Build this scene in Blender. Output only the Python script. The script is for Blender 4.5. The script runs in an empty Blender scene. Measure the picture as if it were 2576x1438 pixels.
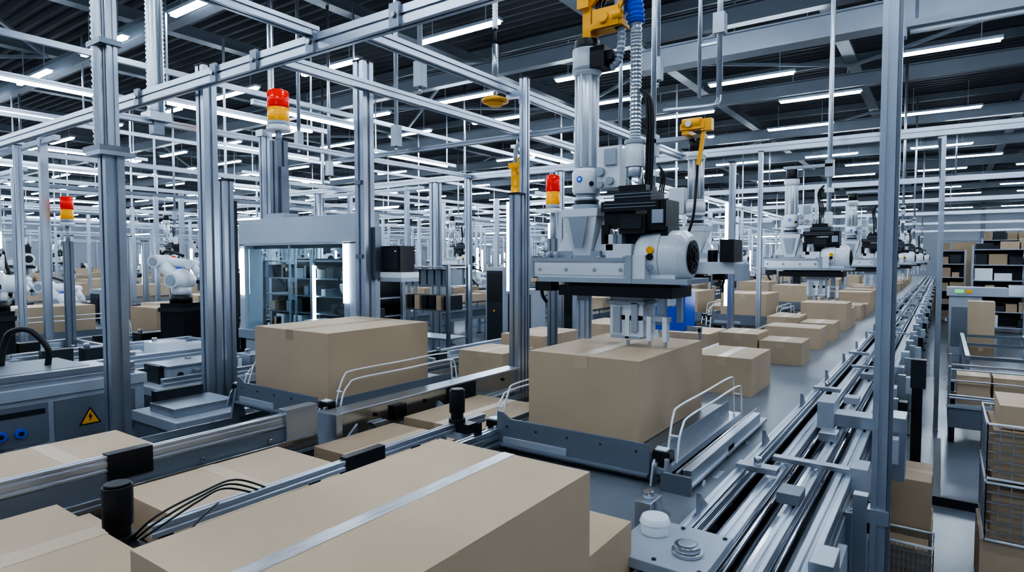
import bpy, math, random
from mathutils import Vector, Matrix
random.seed(7)
S=bpy.context.scene
# ---------------------------------------------------------------- materials
def mat(name,col,rough=.5,metal=0,noise=0,ns=8,bump=0,emit=0,stretch=None,coat=0,ecol=None):
    m=bpy.data.materials.new(name); m.use_nodes=True
    n=m.node_tree.nodes; l=m.node_tree.links; p=n['Principled BSDF']
    p.inputs['Base Color'].default_value=(*col,1); p.inputs['Roughness'].default_value=rough
    p.inputs['Metallic'].default_value=metal
    if coat: p.inputs['Coat Weight'].default_value=coat
    if noise or bump:
        tc=n.new('ShaderNodeTexCoord'); mp=n.new('ShaderNodeMapping'); nz=n.new('ShaderNodeTexNoise')
        l.new(tc.outputs['Object'],mp.inputs[0]); l.new(mp.outputs[0],nz.inputs['Vector'])
        if stretch: mp.inputs['Scale'].default_value=stretch
        nz.inputs['Scale'].default_value=ns; nz.inputs['Detail'].default_value=4
        if noise:
            cr=n.new('ShaderNodeValToRGB')
            cr.color_ramp.elements[0].position=.3; cr.color_ramp.elements[1].position=.7
            cr.color_ramp.elements[0].color=(*[c*(1-noise) for c in col],1)
            cr.color_ramp.elements[1].color=(*[min(1,c*(1+noise)) for c in col],1)
            l.new(nz.outputs['Fac'],cr.inputs[0]); l.new(cr.outputs[0],p.inputs['Base Color'])
            mr=n.new('ShaderNodeMapRange'); mr.inputs['To Min'].default_value=rough*(1-noise*.6); mr.inputs['To Max'].default_value=min(1,rough*(1+noise*.6))
            l.new(nz.outputs['Fac'],mr.inputs[0]); l.new(mr.outputs[0],p.inputs['Roughness'])
        if bump:
            b=n.new('ShaderNodeBump'); b.inputs['Strength'].default_value=bump; b.inputs['Distance'].default_value=.01
            l.new(nz.outputs['Fac'],b.inputs['Height']); l.new(b.outputs[0],p.inputs['Normal'])
    if emit:
        p.inputs['Emission Color'].default_value=(*(ecol or col),1); p.inputs['Emission Strength'].default_value=emit
    return m
ALU=mat('brushed_aluminium',(.46,.50,.565),.30,.86,.03,2)
ALD=mat('anodised_aluminium_dark',(.22,.245,.29),.34,.75,.03,2)
STEEL=mat('polished_steel',(.54,.565,.60),.17,.97,.03,2)
GREY=mat('painted_grey_metal',(.175,.20,.245),.40,.25,.03,2)
LGREY=mat('painted_light_grey',(.35,.39,.45),.38,.12,.03,2)
WHITE=mat('white_robot_enamel',(.70,.74,.79),.27,0,.02,3,coat=.25)
BLACK=mat('black_plastic',(.010,.011,.014),.38,0,.05,8)
DARK=mat('dark_metal',(.035,.04,.05),.42,.4,.05,6)
BELT=mat('grey_conveyor_belt',(.16,.18,.21),.34,0,.06,4)
CARD=mat('kraft_cardboard',(.46,.355,.25),.68,0,.04,3,bump=.03)
CARD2=mat('kraft_cardboard_dark',(.36,.27,.185),.75,0,.05,3,bump=.03)
TAPE=mat('kraft_tape',(.49,.385,.275),.42,0,.03,3)
CTAPE=mat('clear_packing_tape',(.50,.50,.52),.22,.3,.16,16,stretch=(6,1,1))
YEL=mat('yellow_plastic',(.88,.42,.012),.35,0,.05,5)
BLUE=mat('blue_plastic',(.008,.10,.70),.4,0,.05,5)
RED=mat('red_beacon_lens',(.85,.02,.008),.2,0,emit=.12,ecol=(1,.03,.01))
AMB=mat('amber_beacon_lens',(.95,.45,.02),.2,0,emit=.12,ecol=(1,.4,.02))
GRN=mat('green_indicator',(.15,.6,.2),.3,0,emit=.5)
LED=mat('led_tube',(.9,.95,1),.5,0,emit=44,ecol=(.78,.89,1))
LED2=mat('led_strip',(.9,.95,1),.5,0,emit=14,ecol=(.82,.91,1))
FLOOR=mat('polished_concrete',(.16,.18,.215),.22,0,.10,1.0,bump=.01)
CEIL=mat('corrugated_roof_sheet',(.055,.062,.074),.55,.2,.06,1)
ROOFB=mat('roof_steel_paint',(.16,.185,.22),.45,.15,.05,2)
WALL=mat('wall_panel_paint',(.36,.40,.46),.6,0,.04,.6)
HOSE=mat('corrugated_hose',(.54,.58,.63),.28,.65,.03,4)
def glassmat():
    m=bpy.data.materials.new('tinted_glass'); m.use_nodes=True
    n=m.node_tree.nodes; l=m.node_tree.links; n.clear()
    o=n.new('ShaderNodeOutputMaterial'); t=n.new('ShaderNodeBsdfTransparent'); g=n.new('ShaderNodeBsdfGlossy')
    t.inputs[0].default_value=(.74,.90,.94,1); g.inputs['Roughness'].default_value=.02; g.inputs[0].default_value=(.9,.96,1,1)
    x=n.new('ShaderNodeMixShader'); x.inputs[0].default_value=.10
    l.new(t.outputs[0],x.inputs[1]); l.new(g.outputs[0],x.inputs[2]); l.new(x.outputs[0],o.inputs[0])
    return m
GLASS=glassmat()
# ---------------------------------------------------------------- mesh builder
class B:
    def __init__(s): s.v=[];s.f=[];s.mi=[];s.sm=[];s.mats=[];s.T=Matrix.Identity(4)
    def add(s,vs,fs,m,smooth=False):
        if m not in s.mats: s.mats.append(m)
        k=s.mats.index(m); o=len(s.v)
        s.v+= [tuple(s.T@Vector(v)) for v in vs]
        for i,f in enumerate(fs):
            s.f.append([o+j for j in f]); s.mi.append(k); s.sm.append(smooth if isinstance(smooth,bool) else smooth[i])
    def box(s,x0,x1,y0,y1,z0,z1,m):
        if x0>x1:x0,x1=x1,x0
        if y0>y1:y0,y1=y1,y0
        if z0>z1:z0,z1=z1,z0
        s.add([(x0,y0,z0),(x1,y0,z0),(x1,y1,z0),(x0,y1,z0),(x0,y0,z1),(x1,y0,z1),(x1,y1,z1),(x0,y1,z1)],
          [(0,3,2,1),(4,5,6,7),(0,1,5,4),(1,2,6,5),(2,3,7,6),(3,0,4,7)],m)
    def fr(s,p0,p1):
        d=(Vector(p1)-Vector(p0)).normalized()
        up=Vector((0,0,1)) if abs(d.z)<.95 else Vector((0,1,0))
        a=up.cross(d).normalized(); b=d.cross(a).normalized()
        return d,a,b
    def sweep(s,p0,p1,prof,m,prof2=None):
        d,a,b=s.fr(p0,p1); p0=Vector(p0);p1=Vector(p1); n=len(prof); q=prof2 or prof
        vs=[p0+a*x+b*y for x,y in prof]+[p1+a*x+b*y for x,y in q]
        fs=[(i,(i+1)%n,n+(i+1)%n,n+i) for i in range(n)]+[tuple(range(n-1,-1,-1)),tuple(range(n,2*n))]
        s.add(vs,fs,m)
    def bar(s,p0,p1,w,h,m): s.sweep(p0,p1,[(-w/2,-h/2),(w/2,-h/2),(w/2,h/2),(-w/2,h/2)],m)
    def extr(s,p0,p1,w,h,m):
        g=min(w,h)*.11; dp=min(w,h)*.16; W=w/2;H=h/2
        P=[(-W,-H)]
        xs=[0] if w<1.6*h else [-W/2,W/2]
        ys=[0] if h<1.6*w else [-H/2,H/2]
        for x in xs: P+=[(x-g,-H),(x-g,-H+dp),(x+g,-H+dp),(x+g,-H)]
        P.append((W,-H))
        for y in ys: P+=[(W,y-g),(W-dp,y-g),(W-dp,y+g),(W,y+g)]
        P.append((W,H))
        for x in xs[::-1]: P+=[(x+g,H),(x+g,H-dp),(x-g,H-dp),(x-g,H)]
        P.append((-W,H))
        for y in ys[::-1]: P+=[(-W,y+g),(-W+dp,y+g),(-W+dp,y-g),(-W,y-g)]
        s.sweep(p0,p1,P,m)
    def cyl(s,p0,p1,r,m,seg=16,r2=None):
        r2=r if r2 is None else r2
        d,a,b=s.fr(p0,p1); p0=Vector(p0);p1=Vector(p1)
        cs=[(math.cos(2*math.pi*i/seg),math.sin(2*math.pi*i/seg)) for i in range(seg)]
        vs=[p0+(a*c+b*t)*r for c,t in cs]+[p1+(a*c+b*t)*r2 for c,t in cs]
        fs=[(i,(i+1)%seg,seg+(i+1)%seg,seg+i) for i in range(seg)]+[tuple(range(seg-1,-1,-1)),tuple(range(seg,2*seg))]
        s.add(vs,fs,m,[True]*seg+[False,False])
    def tube(s,pts,r,m,seg=8,smooth=0):
        pts=[Vector(p) for p in pts]
        if smooth:
            q=[]
            P=[pts[0]]+pts+[pts[-1]]
            for i in range(1,len(P)-2):
                for k in range(smooth):
                    t=k/smooth; a,b,c,d=P[i-1],P[i],P[i+1],P[i+2]
                    q.append(.5*((2*b)+(c-a)*t+(2*a-5*b+4*c-d)*t*t+(3*b-a-3*c+d)*t**3))
            q.append(pts[-1]); pts=q
        n=len(pts); R=r if isinstance(r,(list,tuple)) else [r]*n
        t0=(pts[1]-pts[0]).normalized(); up=Vector((0,0,1)) if abs(t0.z)<.9 else Vector((0,1,0))
        a=up.cross(t0).normalized(); vs=[]
        for i,p in enumerate(pts):
            t=(pts[min(i+1,n-1)]-pts[max(i-1,0)]).normalized()
            a=(a-t*a.dot(t)).normalized(); b=t.cross(a)
            for k in range(seg):
                an=2*math.pi*k/seg; vs.append(p+(a*math.cos(an)+b*math.sin(an))*R[i])
        fs=[(i*seg+k,i*seg+(k+1)%seg,(i+1)*seg+(k+1)%seg,(i+1)*seg+k) for i in range(n-1) for k in range(seg)]
        fs+=[tuple(range(seg-1,-1,-1)),tuple(range((n-1)*seg,n*seg))]
        s.add(vs,fs,m,[True]*(len(fs)-2)+[False,False])
    def hose(s,pts,r,m,pitch=.02,seg=14,depth=.78):
        pts=[Vector(p) for p in pts]; P=[pts[0]]+pts+[pts[-1]]; q=[]
        for i in range(1,len(P)-2):
            L=(P[i+1]-P[i]).length; N=max(2,int(L/(pitch/2)))
            for k in range(N):
                t=k/N; a,b,c,d=P[i-1],P[i],P[i+1],P[i+2]
                q.append(.5*((2*b)+(c-a)*t+(2*a-5*b+4*c-d)*t*t+(3*b-a-3*c+d)*t**3) if len(pts)>2 else b.lerp(c,t))
        q.append(pts[-1])
        s.tube(q,[r if i%2 else r*depth for i in range(len(q))],m,seg)
    def ball(s,c,r,m,seg=16,rings=10):
        if not isinstance(r,(tuple,list)): r=(r,r,r)
        vs=[];fs=[]
        for i in range(rings+1):
            th=math.pi*i/rings
            for k in range(seg):
                ph=2*math.pi*k/seg; vs.append((c[0]+r[0]*math.sin(th)*math.cos(ph),c[1]+r[1]*math.sin(th)*math.sin(ph),c[2]+r[2]*math.cos(th)))
        for i in range(rings):
            for k in range(seg): fs.append((i*seg+k,(i+1)*seg+k,(i+1)*seg+(k+1)%seg,i*seg+(k+1)%seg))
        s.add(vs,fs,m,True)
    def taper(s,c0,d0,c1,d1,m):
        vs=[]
        for c,d in ((c0,d0),(c1,d1)):
            for sx,sy in ((-1,-1),(1,-1),(1,1),(-1,1)): vs.append((c[0]+sx*d[0]/2,c[1]+sy*d[1]/2,c[2]))
        s.add(vs,[(0,3,2,1),(4,5,6,7),(0,1,5,4),(1,2,6,5),(2,3,7,6),(3,0,4,7)],m)
    def prism(s,poly,axis,a0,a1,m):
        def P(u,v,w): return {'x':(w,u,v),'y':(u,w,v),'z':(u,v,w)}[axis]
        n=len(poly); vs=[P(u,v,a0) for u,v in poly]+[P(u,v,a1) for u,v in poly]
        s.add(vs,[(i,(i+1)%n,n+(i+1)%n,n+i) for i in range(n)]+[tuple(range(n-1,-1,-1)),tuple(range(n,2*n))],m)
    def mesh(s,name):
        me=bpy.data.meshes.new(name); me.from_pydata(s.v,[],s.f)
        for m in s.mats: me.materials.append(m)
        me.polygons.foreach_set('material_index',s.mi); me.polygons.foreach_set('use_smooth',s.sm)
        import bmesh as bmm
        b=bmm.new(); b.from_mesh(me); bmm.ops.recalc_face_normals(b,faces=b.faces); b.to_mesh(me); b.free()
        me.update(); return me
    def done(s,name,bevel=0,loc=(0,0,0),seg=2):
        return place(name,s.mesh(name),loc,bevel=bevel,seg=seg)
def place(name,me,loc=(0,0,0),rz=0,bevel=0,seg=2,scale=1):
    o=bpy.data.objects.new(name,me); S.collection.objects.link(o); o.location=loc; o.rotation_euler=(0,0,rz); o.scale=(scale,)*3
    if bevel:
        md=o.modifiers.new('bevel','BEVEL'); md.width=bevel; md.segments=seg; md.limit_method='ANGLE'; md.angle_limit=math.radians(40); md.harden_normals=False
    return o
# ---------------------------------------------------------------- room shell
XW,XE,YS,YN,ZC=-78,13,-7,72,7.7
b=B(); b.box(XW,XE,YS,YN,-.2,0,FLOOR); b.done('floor')
b=B()
n=int((YN-YS)/.30); vs=[];fs=[]
for i in range(n*4+1):
    y=YS+(YN-YS)*i/(n*4); z=ZC+(.0 if i%4 in(0,1) else .09)
    vs+=[(XW,y,z),(XE,y,z)]
fs=[(2*i,2*i+1,2*i+3,2*i+2) for i in range(n*4)]
b.add(vs,fs,CEIL); b.box(XW,XE,YS,YN,ZC+.12,ZC+.2,CEIL); b.done('ceiling')
for nm,a in (('wall_north',(XW,XE,YN,YN+.2)),('wall_south',(XW,XE,YS-.2,YS)),('wall_west',(XW-.2,XW,YS,YN)),('wall_east',(XE,XE+.2,YS,YN))):
    b=B(); b.box(*a,0,ZC+.15,WALL)
    if nm=='wall_north':
        for x in range(XW+3,XE,6): b.box(x-.15,x+.15,YN-.25,YN-.001,0,ZC,ROOFB)
        b.box(XW,XE,YN-.08,YN-.001,3.9,4.1,LGREY)
    if nm=='wall_west':
        for y in range(YS+3,YN,6): b.box(XW+.001,XW+.25,y-.15,y+.15,0,ZC,ROOFB)
    b.done(nm)
for k,x in enumerate((-30,-18,-6,6)):
    b=B(); b.box(x-1.6,x+1.6,YN-.12,YN-.26,0,3.2,GREY); b.box(x-1.45,x+1.45,YN-.26,YN-.29,.05,3.05,LGREY)
    for j in range(5): b.box(x-1.4,x+1.4,YN-.30,YN-.29,.6*j+.05,.6*j+.07,DARK)
    b.done('door_%d'%(k+1))
# roof steel
b=B()
for y in [0,6,12,18,24,30,36,42,48,54,60,66]:
    z=6.55
    b.box(XW,XE,y-.11,y+.11,z,z+.025,ROOFB);b.box(XW,XE,y-.11,y+.11,z+.33,z+.355,ROOFB);b.box(XW,XE,y-.02,y+.02,z+.025,z+.33,ROOFB)
for x in range(-74,13,4):
    b.box(x-.07,x+.07,YS,YN,7.15,7.4,ROOFB); b.box(x-.14,x+.14,YS,YN,7.13,7.16,ROOFB)
for y in range(-5,70,3): b.box(XW,XE,y-.04,y+.04,7.45,7.66,ROOFB)
for i,x in enumerate(range(-74,13,8)):
    for y in range(0,66,12): 
        b.bar((x,y,7.1),(x+8,y+6,7.1),.07,.07,ROOFB); b.bar((x+8,y,7.1),(x,y+6,7.1),.07,.07,ROOFB)
b.box(-5.2,3,11.86,12.14,6.0,6.35,LGREY); b.box(-5.2,3,11.8,12.2,5.97,6.0,LGREY); b.box(-5.2,3,11.8,12.2,6.35,6.38,LGREY)
for x in (-5,-1,2.5): b.box(x-.03,x+.03,11.97,12.03,6.38,6.6,ROOFB)
b.done('roof_steel_structure')
# tube lights
b=B()
for j,y in enumerate([-4,-1,2.2,5.6,9.1,12.5,15.4,18.1,21.8,25,28.5,32,36,40,45,50,56,62,68]):
    for i in range(24):
        x=-4.8-.02*(j%3)+3.72*3-3.72*i+(1.1 if j%2 else 0)
        if x<XW+1 or x>10: continue
        if (j*7+i*3)%11==0 and y>14: continue
        z=6.42 if y<60 else 6.3
        if y==12.5: z=6.3
        b.box(x,x+1.9,y-.05,y+.05,z,z+.045,LED); b.box(x-.04,x+1.94,y-.075,y+.075,z+.045,z+.10,LGREY)
        for dx in (.3,1.6): b.box(x+dx-.008,x+dx+.008,y-.008,y+.008,z+.1,7.2,LGREY)
b.done('ceiling_tube_lights')
b=B()
for (x,y0,y1,z) in [(-12.6,2.0,5.0,5.1),(-11.2,5.5,8.5,4.9),(-9.6,6.5,8.3,4.75),(-16,3,6,5.2),(-16,9,12,5.2),(-20.5,6,9,5.2),(-20.5,13,16,5.2),(-25,6,10,5.2),(-25,15,19,5.2),(-31,8,12,5.2),(-31,18,22,5.2),(-38,10,15,5.2),(-38,22,26,5.2),(-13,12,15,5.1),(-9.5,14,17,5.1),(-46,14,20,5.2),(-55,16,24,5.2)]:
    b.box(x-.035,x+.035,y0,y1,z,z+.04,LED2); b.extr((x,y0-.4,z+.09),(x,y1+.4,z+.09),.09,.09,ALU)
    for y in (y0,y1): b.box(x-.015,x+.015,y-.015,y+.015,z+.12,7.2,ALU)
b.done('suspended_light_rails')
# ---------------------------------------------------------------- aluminium cage frames
Z=3.8
b=B()
b.extr((-14,3.0,Z),(1.2,3.0,Z),.085,.125,ALU)
b.extr((-3.88,-1,Z+.08),(-3.88,3.0,Z+.08),.08,.08,ALU)
for x in (-4.42,-3.40): b.extr((x,3.05,Z),(x,9.45,Z),.08,.09,ALU)
b.extr((-7.6,3.05,Z),(-7.6,9.45,Z),.07,.07,ALU)
b.extr((-14,9.5,Z),(4,9.5,Z),.09,.12,ALU)
b.extr((-7.6,6.3,Z-.1),(-3.4,6.3,Z-.1),.06,.06,ALD)
def post(b,x,y,w,z0,z1,m=ALU,foot=True,cap=True):
    b.extr((x,y,z0),(x,y,z1),w,w,m)
    if foot: b.box(x-w*.6,x+w*.6,y-w*.9,y+w*.9,z0,z0+.02,m)
    if cap: b.box(x-w*.56,x+w*.56,y-w*.56,y+w*.56,z1,z1+.012,DARK)
post(b,-5.66,3.13,.13,0,3.98); post(b,-4.56,4.06,.13,0,4.06); post(b,-3.21,4.80,.07,0,3.86); b.box(-3.40,-3.20,4.77,4.83,3.70,3.76,ALU)
post(b,-8.55,9.5,.18,0,3.74); post(b,-.02,9.5,.05,0,3.74); post(b,-5.6,9.5,.12,0,3.74); post(b,-2.195,9.45,.06,0,3.74)
post(b,-7.6,9.4,.1,0,3.74); post(b,-12.3,9.5,.14,0,3.74); post(b,-10.12,3.0,.08,0,3.7)
post(b,-12.5,3.0,.12,0,3.7); post(b,3.0,9.5,.1,0,3.74)
for x in (-5.2,-4.6,-3.88,-3.0,-7.4,-6.6): b.box(x-.045,x+.045,2.935,2.958,Z-.08,Z+.08,ALD); b.cyl((x,2.935,Z),(x,2.92,Z),.02,STEEL,8)
for z in (1.5,2.2,2.9): b.box(-4.60,-4.52,3.975,3.995,z,z+.04,ALD)
b.done('aluminium_gantry_frame')
b=B(); post(b,-.20,3.06,.058,0,3.86); b.box(-.170,-.156,3.04,3.08,0.02,3.7,ALD)
b.box(-.24,-.16,3.02,3.10,1.06,1.12,ALU)
b.extr((-.20,3.06,3.72),(-.20,-1,3.72),.05,.05,ALU); b.done('aluminium_post')
b=B(); x,y=-5.07,2.07
b.extr((x,y,0),(x,y,2.95),.13,.13,ALU); b.box(x-.12,x+.12,y-.12,y+.12,2.95,2.98,ALU); b.extr((x+.035,y,2.98),(x+.035,y,6.6),.07,.07,ALU)
b.hose([(x-.065,y-.03,3.0),(x-.065,y-.03,6.6)],.058,HOSE,.04,depth=.8); b.box(x-.14,x+.09,y-.09,y+.06,3.75,3.79,ALD)
b.box(x-.14,x+.09,y-.09,y+.06,4.4,4.44,ALD); b.box(x-.09,x-.066,y-.05,y+.0,1.95,2.75,LED2); b.box(x-.17,x+.12,y-.12,y+.08,2.98,3.02,ALD)
b.box(x-.12,x+.12,y-.12,y+.12,0,.02,ALU); b.cyl((x,y,6.6),(x,y,7.15),.03,ALU)
b.done('duct_column')
b=B(); x,y=-7.6,3.6
b.hose([(x,y,3.9),(x,y,7.1)],.10,HOSE,.05,depth=.85); b.box(x-.12,x+.12,y-.12,y+.12,3.8,3.9,ALU); b.box(x-.06,x+.06,y-.06,y+.06,3.65,3.8,ALD); b.cyl((x+.13,y,3.9),(x+.13,y,7.15),.02,ALU)
b.done('corrugated_duct')
def pole(x,y,z0,r=.03,name='hanging_pole'):
    b=B(); b.cyl((x,y,z0),(x,y,7.15),r,ALU,12); b.box(x-r*1.8,x+r*1.8,y-r*1.8,y+r*1.8,z0-.16,z0+.12,LGREY)
    b.cyl((x,y,z0-.24),(x,y,z0-.16),r*.6,STEEL,10); b.done(name)
for p in [(-6.2,6.1,3.9),(-4.9,5.2,4.3),(-8.9,6.5,4.2),(-3.0,7.5,4.6),(-10,8,4),(-4.3,9.2,3.9)]: pole(*p)
b=B()
b.cyl((-2.35,7.9,4.25),(-2.35,7.9,7.15),.035,ALU); b.box(-2.42,-2.28,7.83,7.97,5.0,5.25,LGREY); b.tube([(-2.35,7.9,4.25),(-2.35,7.85,4.15),(-2.45,7.8,4.1),(-3.0,7.7,4.1)],.03,ALU,10,4); b.cyl((-2.6,7.9,4.25),(-2.6,7.9,7.15),.025,ALU)
b.bar((-2.35,7.9,4.9),(-2.6,7.9,4.9),.03,.03,ALU); b.done('cable_drop_pendant')
b=B(); y=5.5
b.bar((-.3,y,3.93),(.75,y,3.93),.09,.05,LGREY); b.cyl((-.24,y,3.88),(.7,y,3.88),.018,WHITE); b.box(-.3,-.26,y-.05,y+.05,3.84,3.96,LGREY); b.box(.72,.76,y-.05,y+.05,3.84,3.96,LGREY)
for x in (-.2,.6): b.cyl((x,y,3.95),(x,y,7.15),.012,ALU)
b.done('fluorescent_fixture')
b=B(); x,y=-3.66,4.95
b.cyl((x,y,5.0),(x,y,7.15),.012,STEEL); b.hose([(x,y,4.45),(x,y,5.0)],.03,HOSE,.03); b.cyl((x,y,4.3),(x,y,4.45),.014,BLACK); b.cyl((x,y,3.95),(x,y,4.3),.03,ALU); b.cyl((x,y,3.75),(x,y,3.95),.02,STEEL)
b.cyl((x,y,3.74),(x,y,3.765),.135,YEL,24); b.cyl((x,y,3.70),(x,y,3.74),.06,YEL,16,.11); b.cyl((x,y,3.765),(x,y,3.80),.06,YEL,16,.04); b.done('hanging_suction_cup_tool')
b=B(); x,y=-3.5,5.1
b.tube([(x+.09,y,3.75),(x+.09,y,3.45),(x+.07,y,3.36),(x+.0,y,3.32),(x-.02,y,3.22),(x-.02,y,3.12)],.022,LGREY,10,4); b.box(x+.05,x+.13,y-.05,y+.05,3.72,3.756,LGREY)
b.box(x-.08,x+.06,y-.04,y+.04,3.1,3.15,YEL); b.cyl((x-.02,y,2.92),(x-.02,y,3.1),.045,YEL); b.cyl((x-.02,y,2.85),(x-.02,y,2.92),.05,YEL,16,.045); b.box(x+.02,x+.07,y-.03,y+.03,3.05,3.2,YEL); b.done('yellow_sensor_hanger')
# ---------------------------------------------------------------- cartons
def carton_mesh(dx,dy,dz,seam='y',tape=None,m=CARD,bevel=.008,wrap=True):
    b=B(); t=.004; b.box(0,dx,0,dy,0,dz-t,m)
    tm=tape or TAPE
    if seam=='y':
        b.box(0,dx/2-.003,0,dy,dz-t,dz,m); b.box(dx/2+.003,dx,0,dy,dz-t,dz,m)
        w=.04 if tape is not CTAPE else .022
        b.box(dx/2-w,dx/2+w,-.0012,dy+.0012,dz,dz+.0012,tm)
        if wrap: b.box(dx/2-w,dx/2+w,-.0022,0,dz-.07,dz+.0012,tm); b.box(dx/2-w,dx/2+w,dy,dy+.0022,dz-.07,dz+.0012,tm)
    else:
        b.box(0,dx,0,dy/2-.003,dz-t,dz,m); b.box(0,dx,dy/2+.003,dy,dz-t,dz,m)
        w=.04
        b.box(-.0012,dx+.0012,dy/2-w,dy/2+w,dz,dz+.0012,tm)
        if wrap: b.box(dx,dx+.0022,dy/2-w,dy/2+w,dz-.07,dz+.0012,tm); b.box(-.0022,0,dy/2-w,dy/2+w,dz-.07,dz+.0012,tm)
    return b.mesh('carton')
def carton(x0,x1,y0,y1,z0,z1,seam='y',tape=None,m=CARD,rz=0,wrap=True):
    me=carton_mesh(x1-x0,y1-y0,z1-z0,seam,tape,m,wrap=wrap)
    return place('cardboard_box',me,(x0,y0,z0),rz,bevel=.006)
ZA=1.08; ZB=.86
carton(-1.36,-.80,.57,1.53,ZA,1.6,tape=CTAPE)
carton(-1.32,-.88,1.60,2.0,ZA,1.27)
carton(-2.0,-1.3,3.04,4.08,1.205,1.655)
carton(-4.3,-3.44,2.72,3.72,1.205,1.685,'y',tape=CARD2)
carton(-1.72,-1.24,5.15,5.82,ZA,ZA+.31)
random.seed(3)
y=6.95
while y<36:
    L=random.choice([.55,.7,.85]); h=random.choice([.26,.3,.34,.42])
    if random.random()<.6:
        carton(-2.03,-1.62,y,y+L,ZA,ZA+h); carton(-1.60,-1.18,y,y+L*random.choice([1,.9]),ZA,ZA+h*random.choice([1,.9,.8]))
    else: carton(-1.85,-1.2,y,y+L,ZA,ZA+h,'x')
    y+=L+random.choice([.05,.4,.8])
carton(-3.0,-2.36,1.22,2.02,ZB,1.16,'x'); carton(-3.0,-2.42,.35,1.1,ZB,1.10)
carton(-3.05,-2.45,2.3,2.95,ZB,1.08,m=CARD2); carton(-3.05,-2.4,3.05,3.9,ZB,1.10,m=CARD2)
carton(-3.05,-2.4,4.9,5.7,ZB,1.14); carton(-3.05,-2.4,7.8,8.6,ZB,1.24)
carton(-2.26,-1.62,.02,.74,.98,1.43,'y')
carton(-3.86,-3.39,.82,1.56,ZB,1.22,'x'); carton(-3.9,-3.39,.12,.78,ZB,1.20,'x')
carton(-4.35,-3.75,5.2,5.8,ZB,1.2); carton(-4.35,-3.75,6.0,6.9,ZB,1.3,'x'); carton(-4.2,-3.5,7.6,8.5,ZB,1.3)
CARR=[(-2.69,10.4,1.2),(-2.69,14.2,1.2),(-3.87,10.6,1.2),(-2.69,19,1.2),(-3.87,16,1.2),(-2.69,24,1.2)]
def free(xc,ya,yb):
    return not any(abs(cx-xc)<.6 and ya<cy+1.6 and yb>cy-.15 for cx,cy,_ in CARR)
yb=12.0
while yb<38:
    if free(-2.69,yb,yb+.8): carton(-3.03,-2.4,yb,yb+.8,ZB,ZB+random.choice([.3,.4,.45]))
    if free(-3.87,yb+.3,yb+1.2): carton(-4.25,-3.6,yb+.3,yb+1.2,ZB,ZB+random.choice([.3,.4,.45]),'x')
    yb+=random.choice([1.3,1.9,2.4])
# ---------------------------------------------------------------- conveyors
def conveyor(name,x0,x1,y0,y1,z,det=True,step=1.4,guard=True):
    b=B(); E=b.extr if det else b.bar
    b.box(x0+.03,x1-.03,y0,y1,z-.05,z,BELT); b.cyl((x0+.03,y0,z-.045),(x1-.03,y0,z-.045),.044,BELT)
    for x in (x0,x1):
        E((x,y0,z-.06),(x,y1,z-.06),.06,.14,ALU); 
        b.box(x-.008,x+.008,y0,y1,z-.30,z-.15,ALD)
        E((x,y0,z-.33),(x,y1,z-.33),.05,.06,ALU)
        y=y0+.2
        while y<y1:
            E((x,y,0),(x,y,z-.36),.07,.07,ALU); b.box(x-.05,x+.05,y-.07,y+.07,0,.02,DARK); y+=step
    y=y0+.2
    while y<y1:
        E((x0,y,z-.5),(x1,y,z-.5),.05,.05,ALU); E((x0,y,.3),(x1,y,.3),.05,.05,ALU); b.box(x0,x1,y+.3,y+.36,z-.14,z-.08,ALD)
        y+=step
    if guard:
        for x,s in ((x0,-1),(x1,1)):
            b.bar((x+s*.02,y0,z+.09),(x+s*.02,y1,z+.09),.012,.05,STEEL)
            y=y0+.3
            while y<y1:
                b.box(x+s*.03-.006,x+s*.03+.006,y-.02,y+.02,z-.05,z+.09,ALD); b.cyl((x+s*.02,y,z+.09),(x+s*.045,y,z+.09),.012,BLACK,8); y+=.7
    return b.done(name,bevel=.002 if det else 0,seg=1)
conveyor('belt_conveyor',-3.10,-2.28,-.6,44,ZB); conveyor('belt_conveyor',-4.45,-3.32,-.6,44,ZB)
b=B()
b.extr((-3.21,-.6,1.235),(-3.21,2.44,1.235),.045,.075,ALU); b.box(-3.225,-3.195,-.6,2.44,1.08,1.19,GREY); b.extr((-3.21,-.6,1.06),(-3.21,2.44,1.06),.05,.05,ALU)
b.box(-3.24,-3.18,1.25,1.45,1.15,1.28,BLACK); b.box(-3.25,-3.17,2.2,2.42,1.05,1.3,ALU)
for y in (-.2,.9,2.0): b.box(-3.235,-3.185,y,y+.06,0,1.05,ALD)
for y in (.2,.6,1.7,2.1): b.cyl((-3.19,y,1.14),(-3.175,y,1.14),.012,STEEL,8)
b.box(-3.19,-3.15,1.3,2.4,1.09,1.12,STEEL)
b.done('side_guide_rail',bevel=.002)
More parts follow.
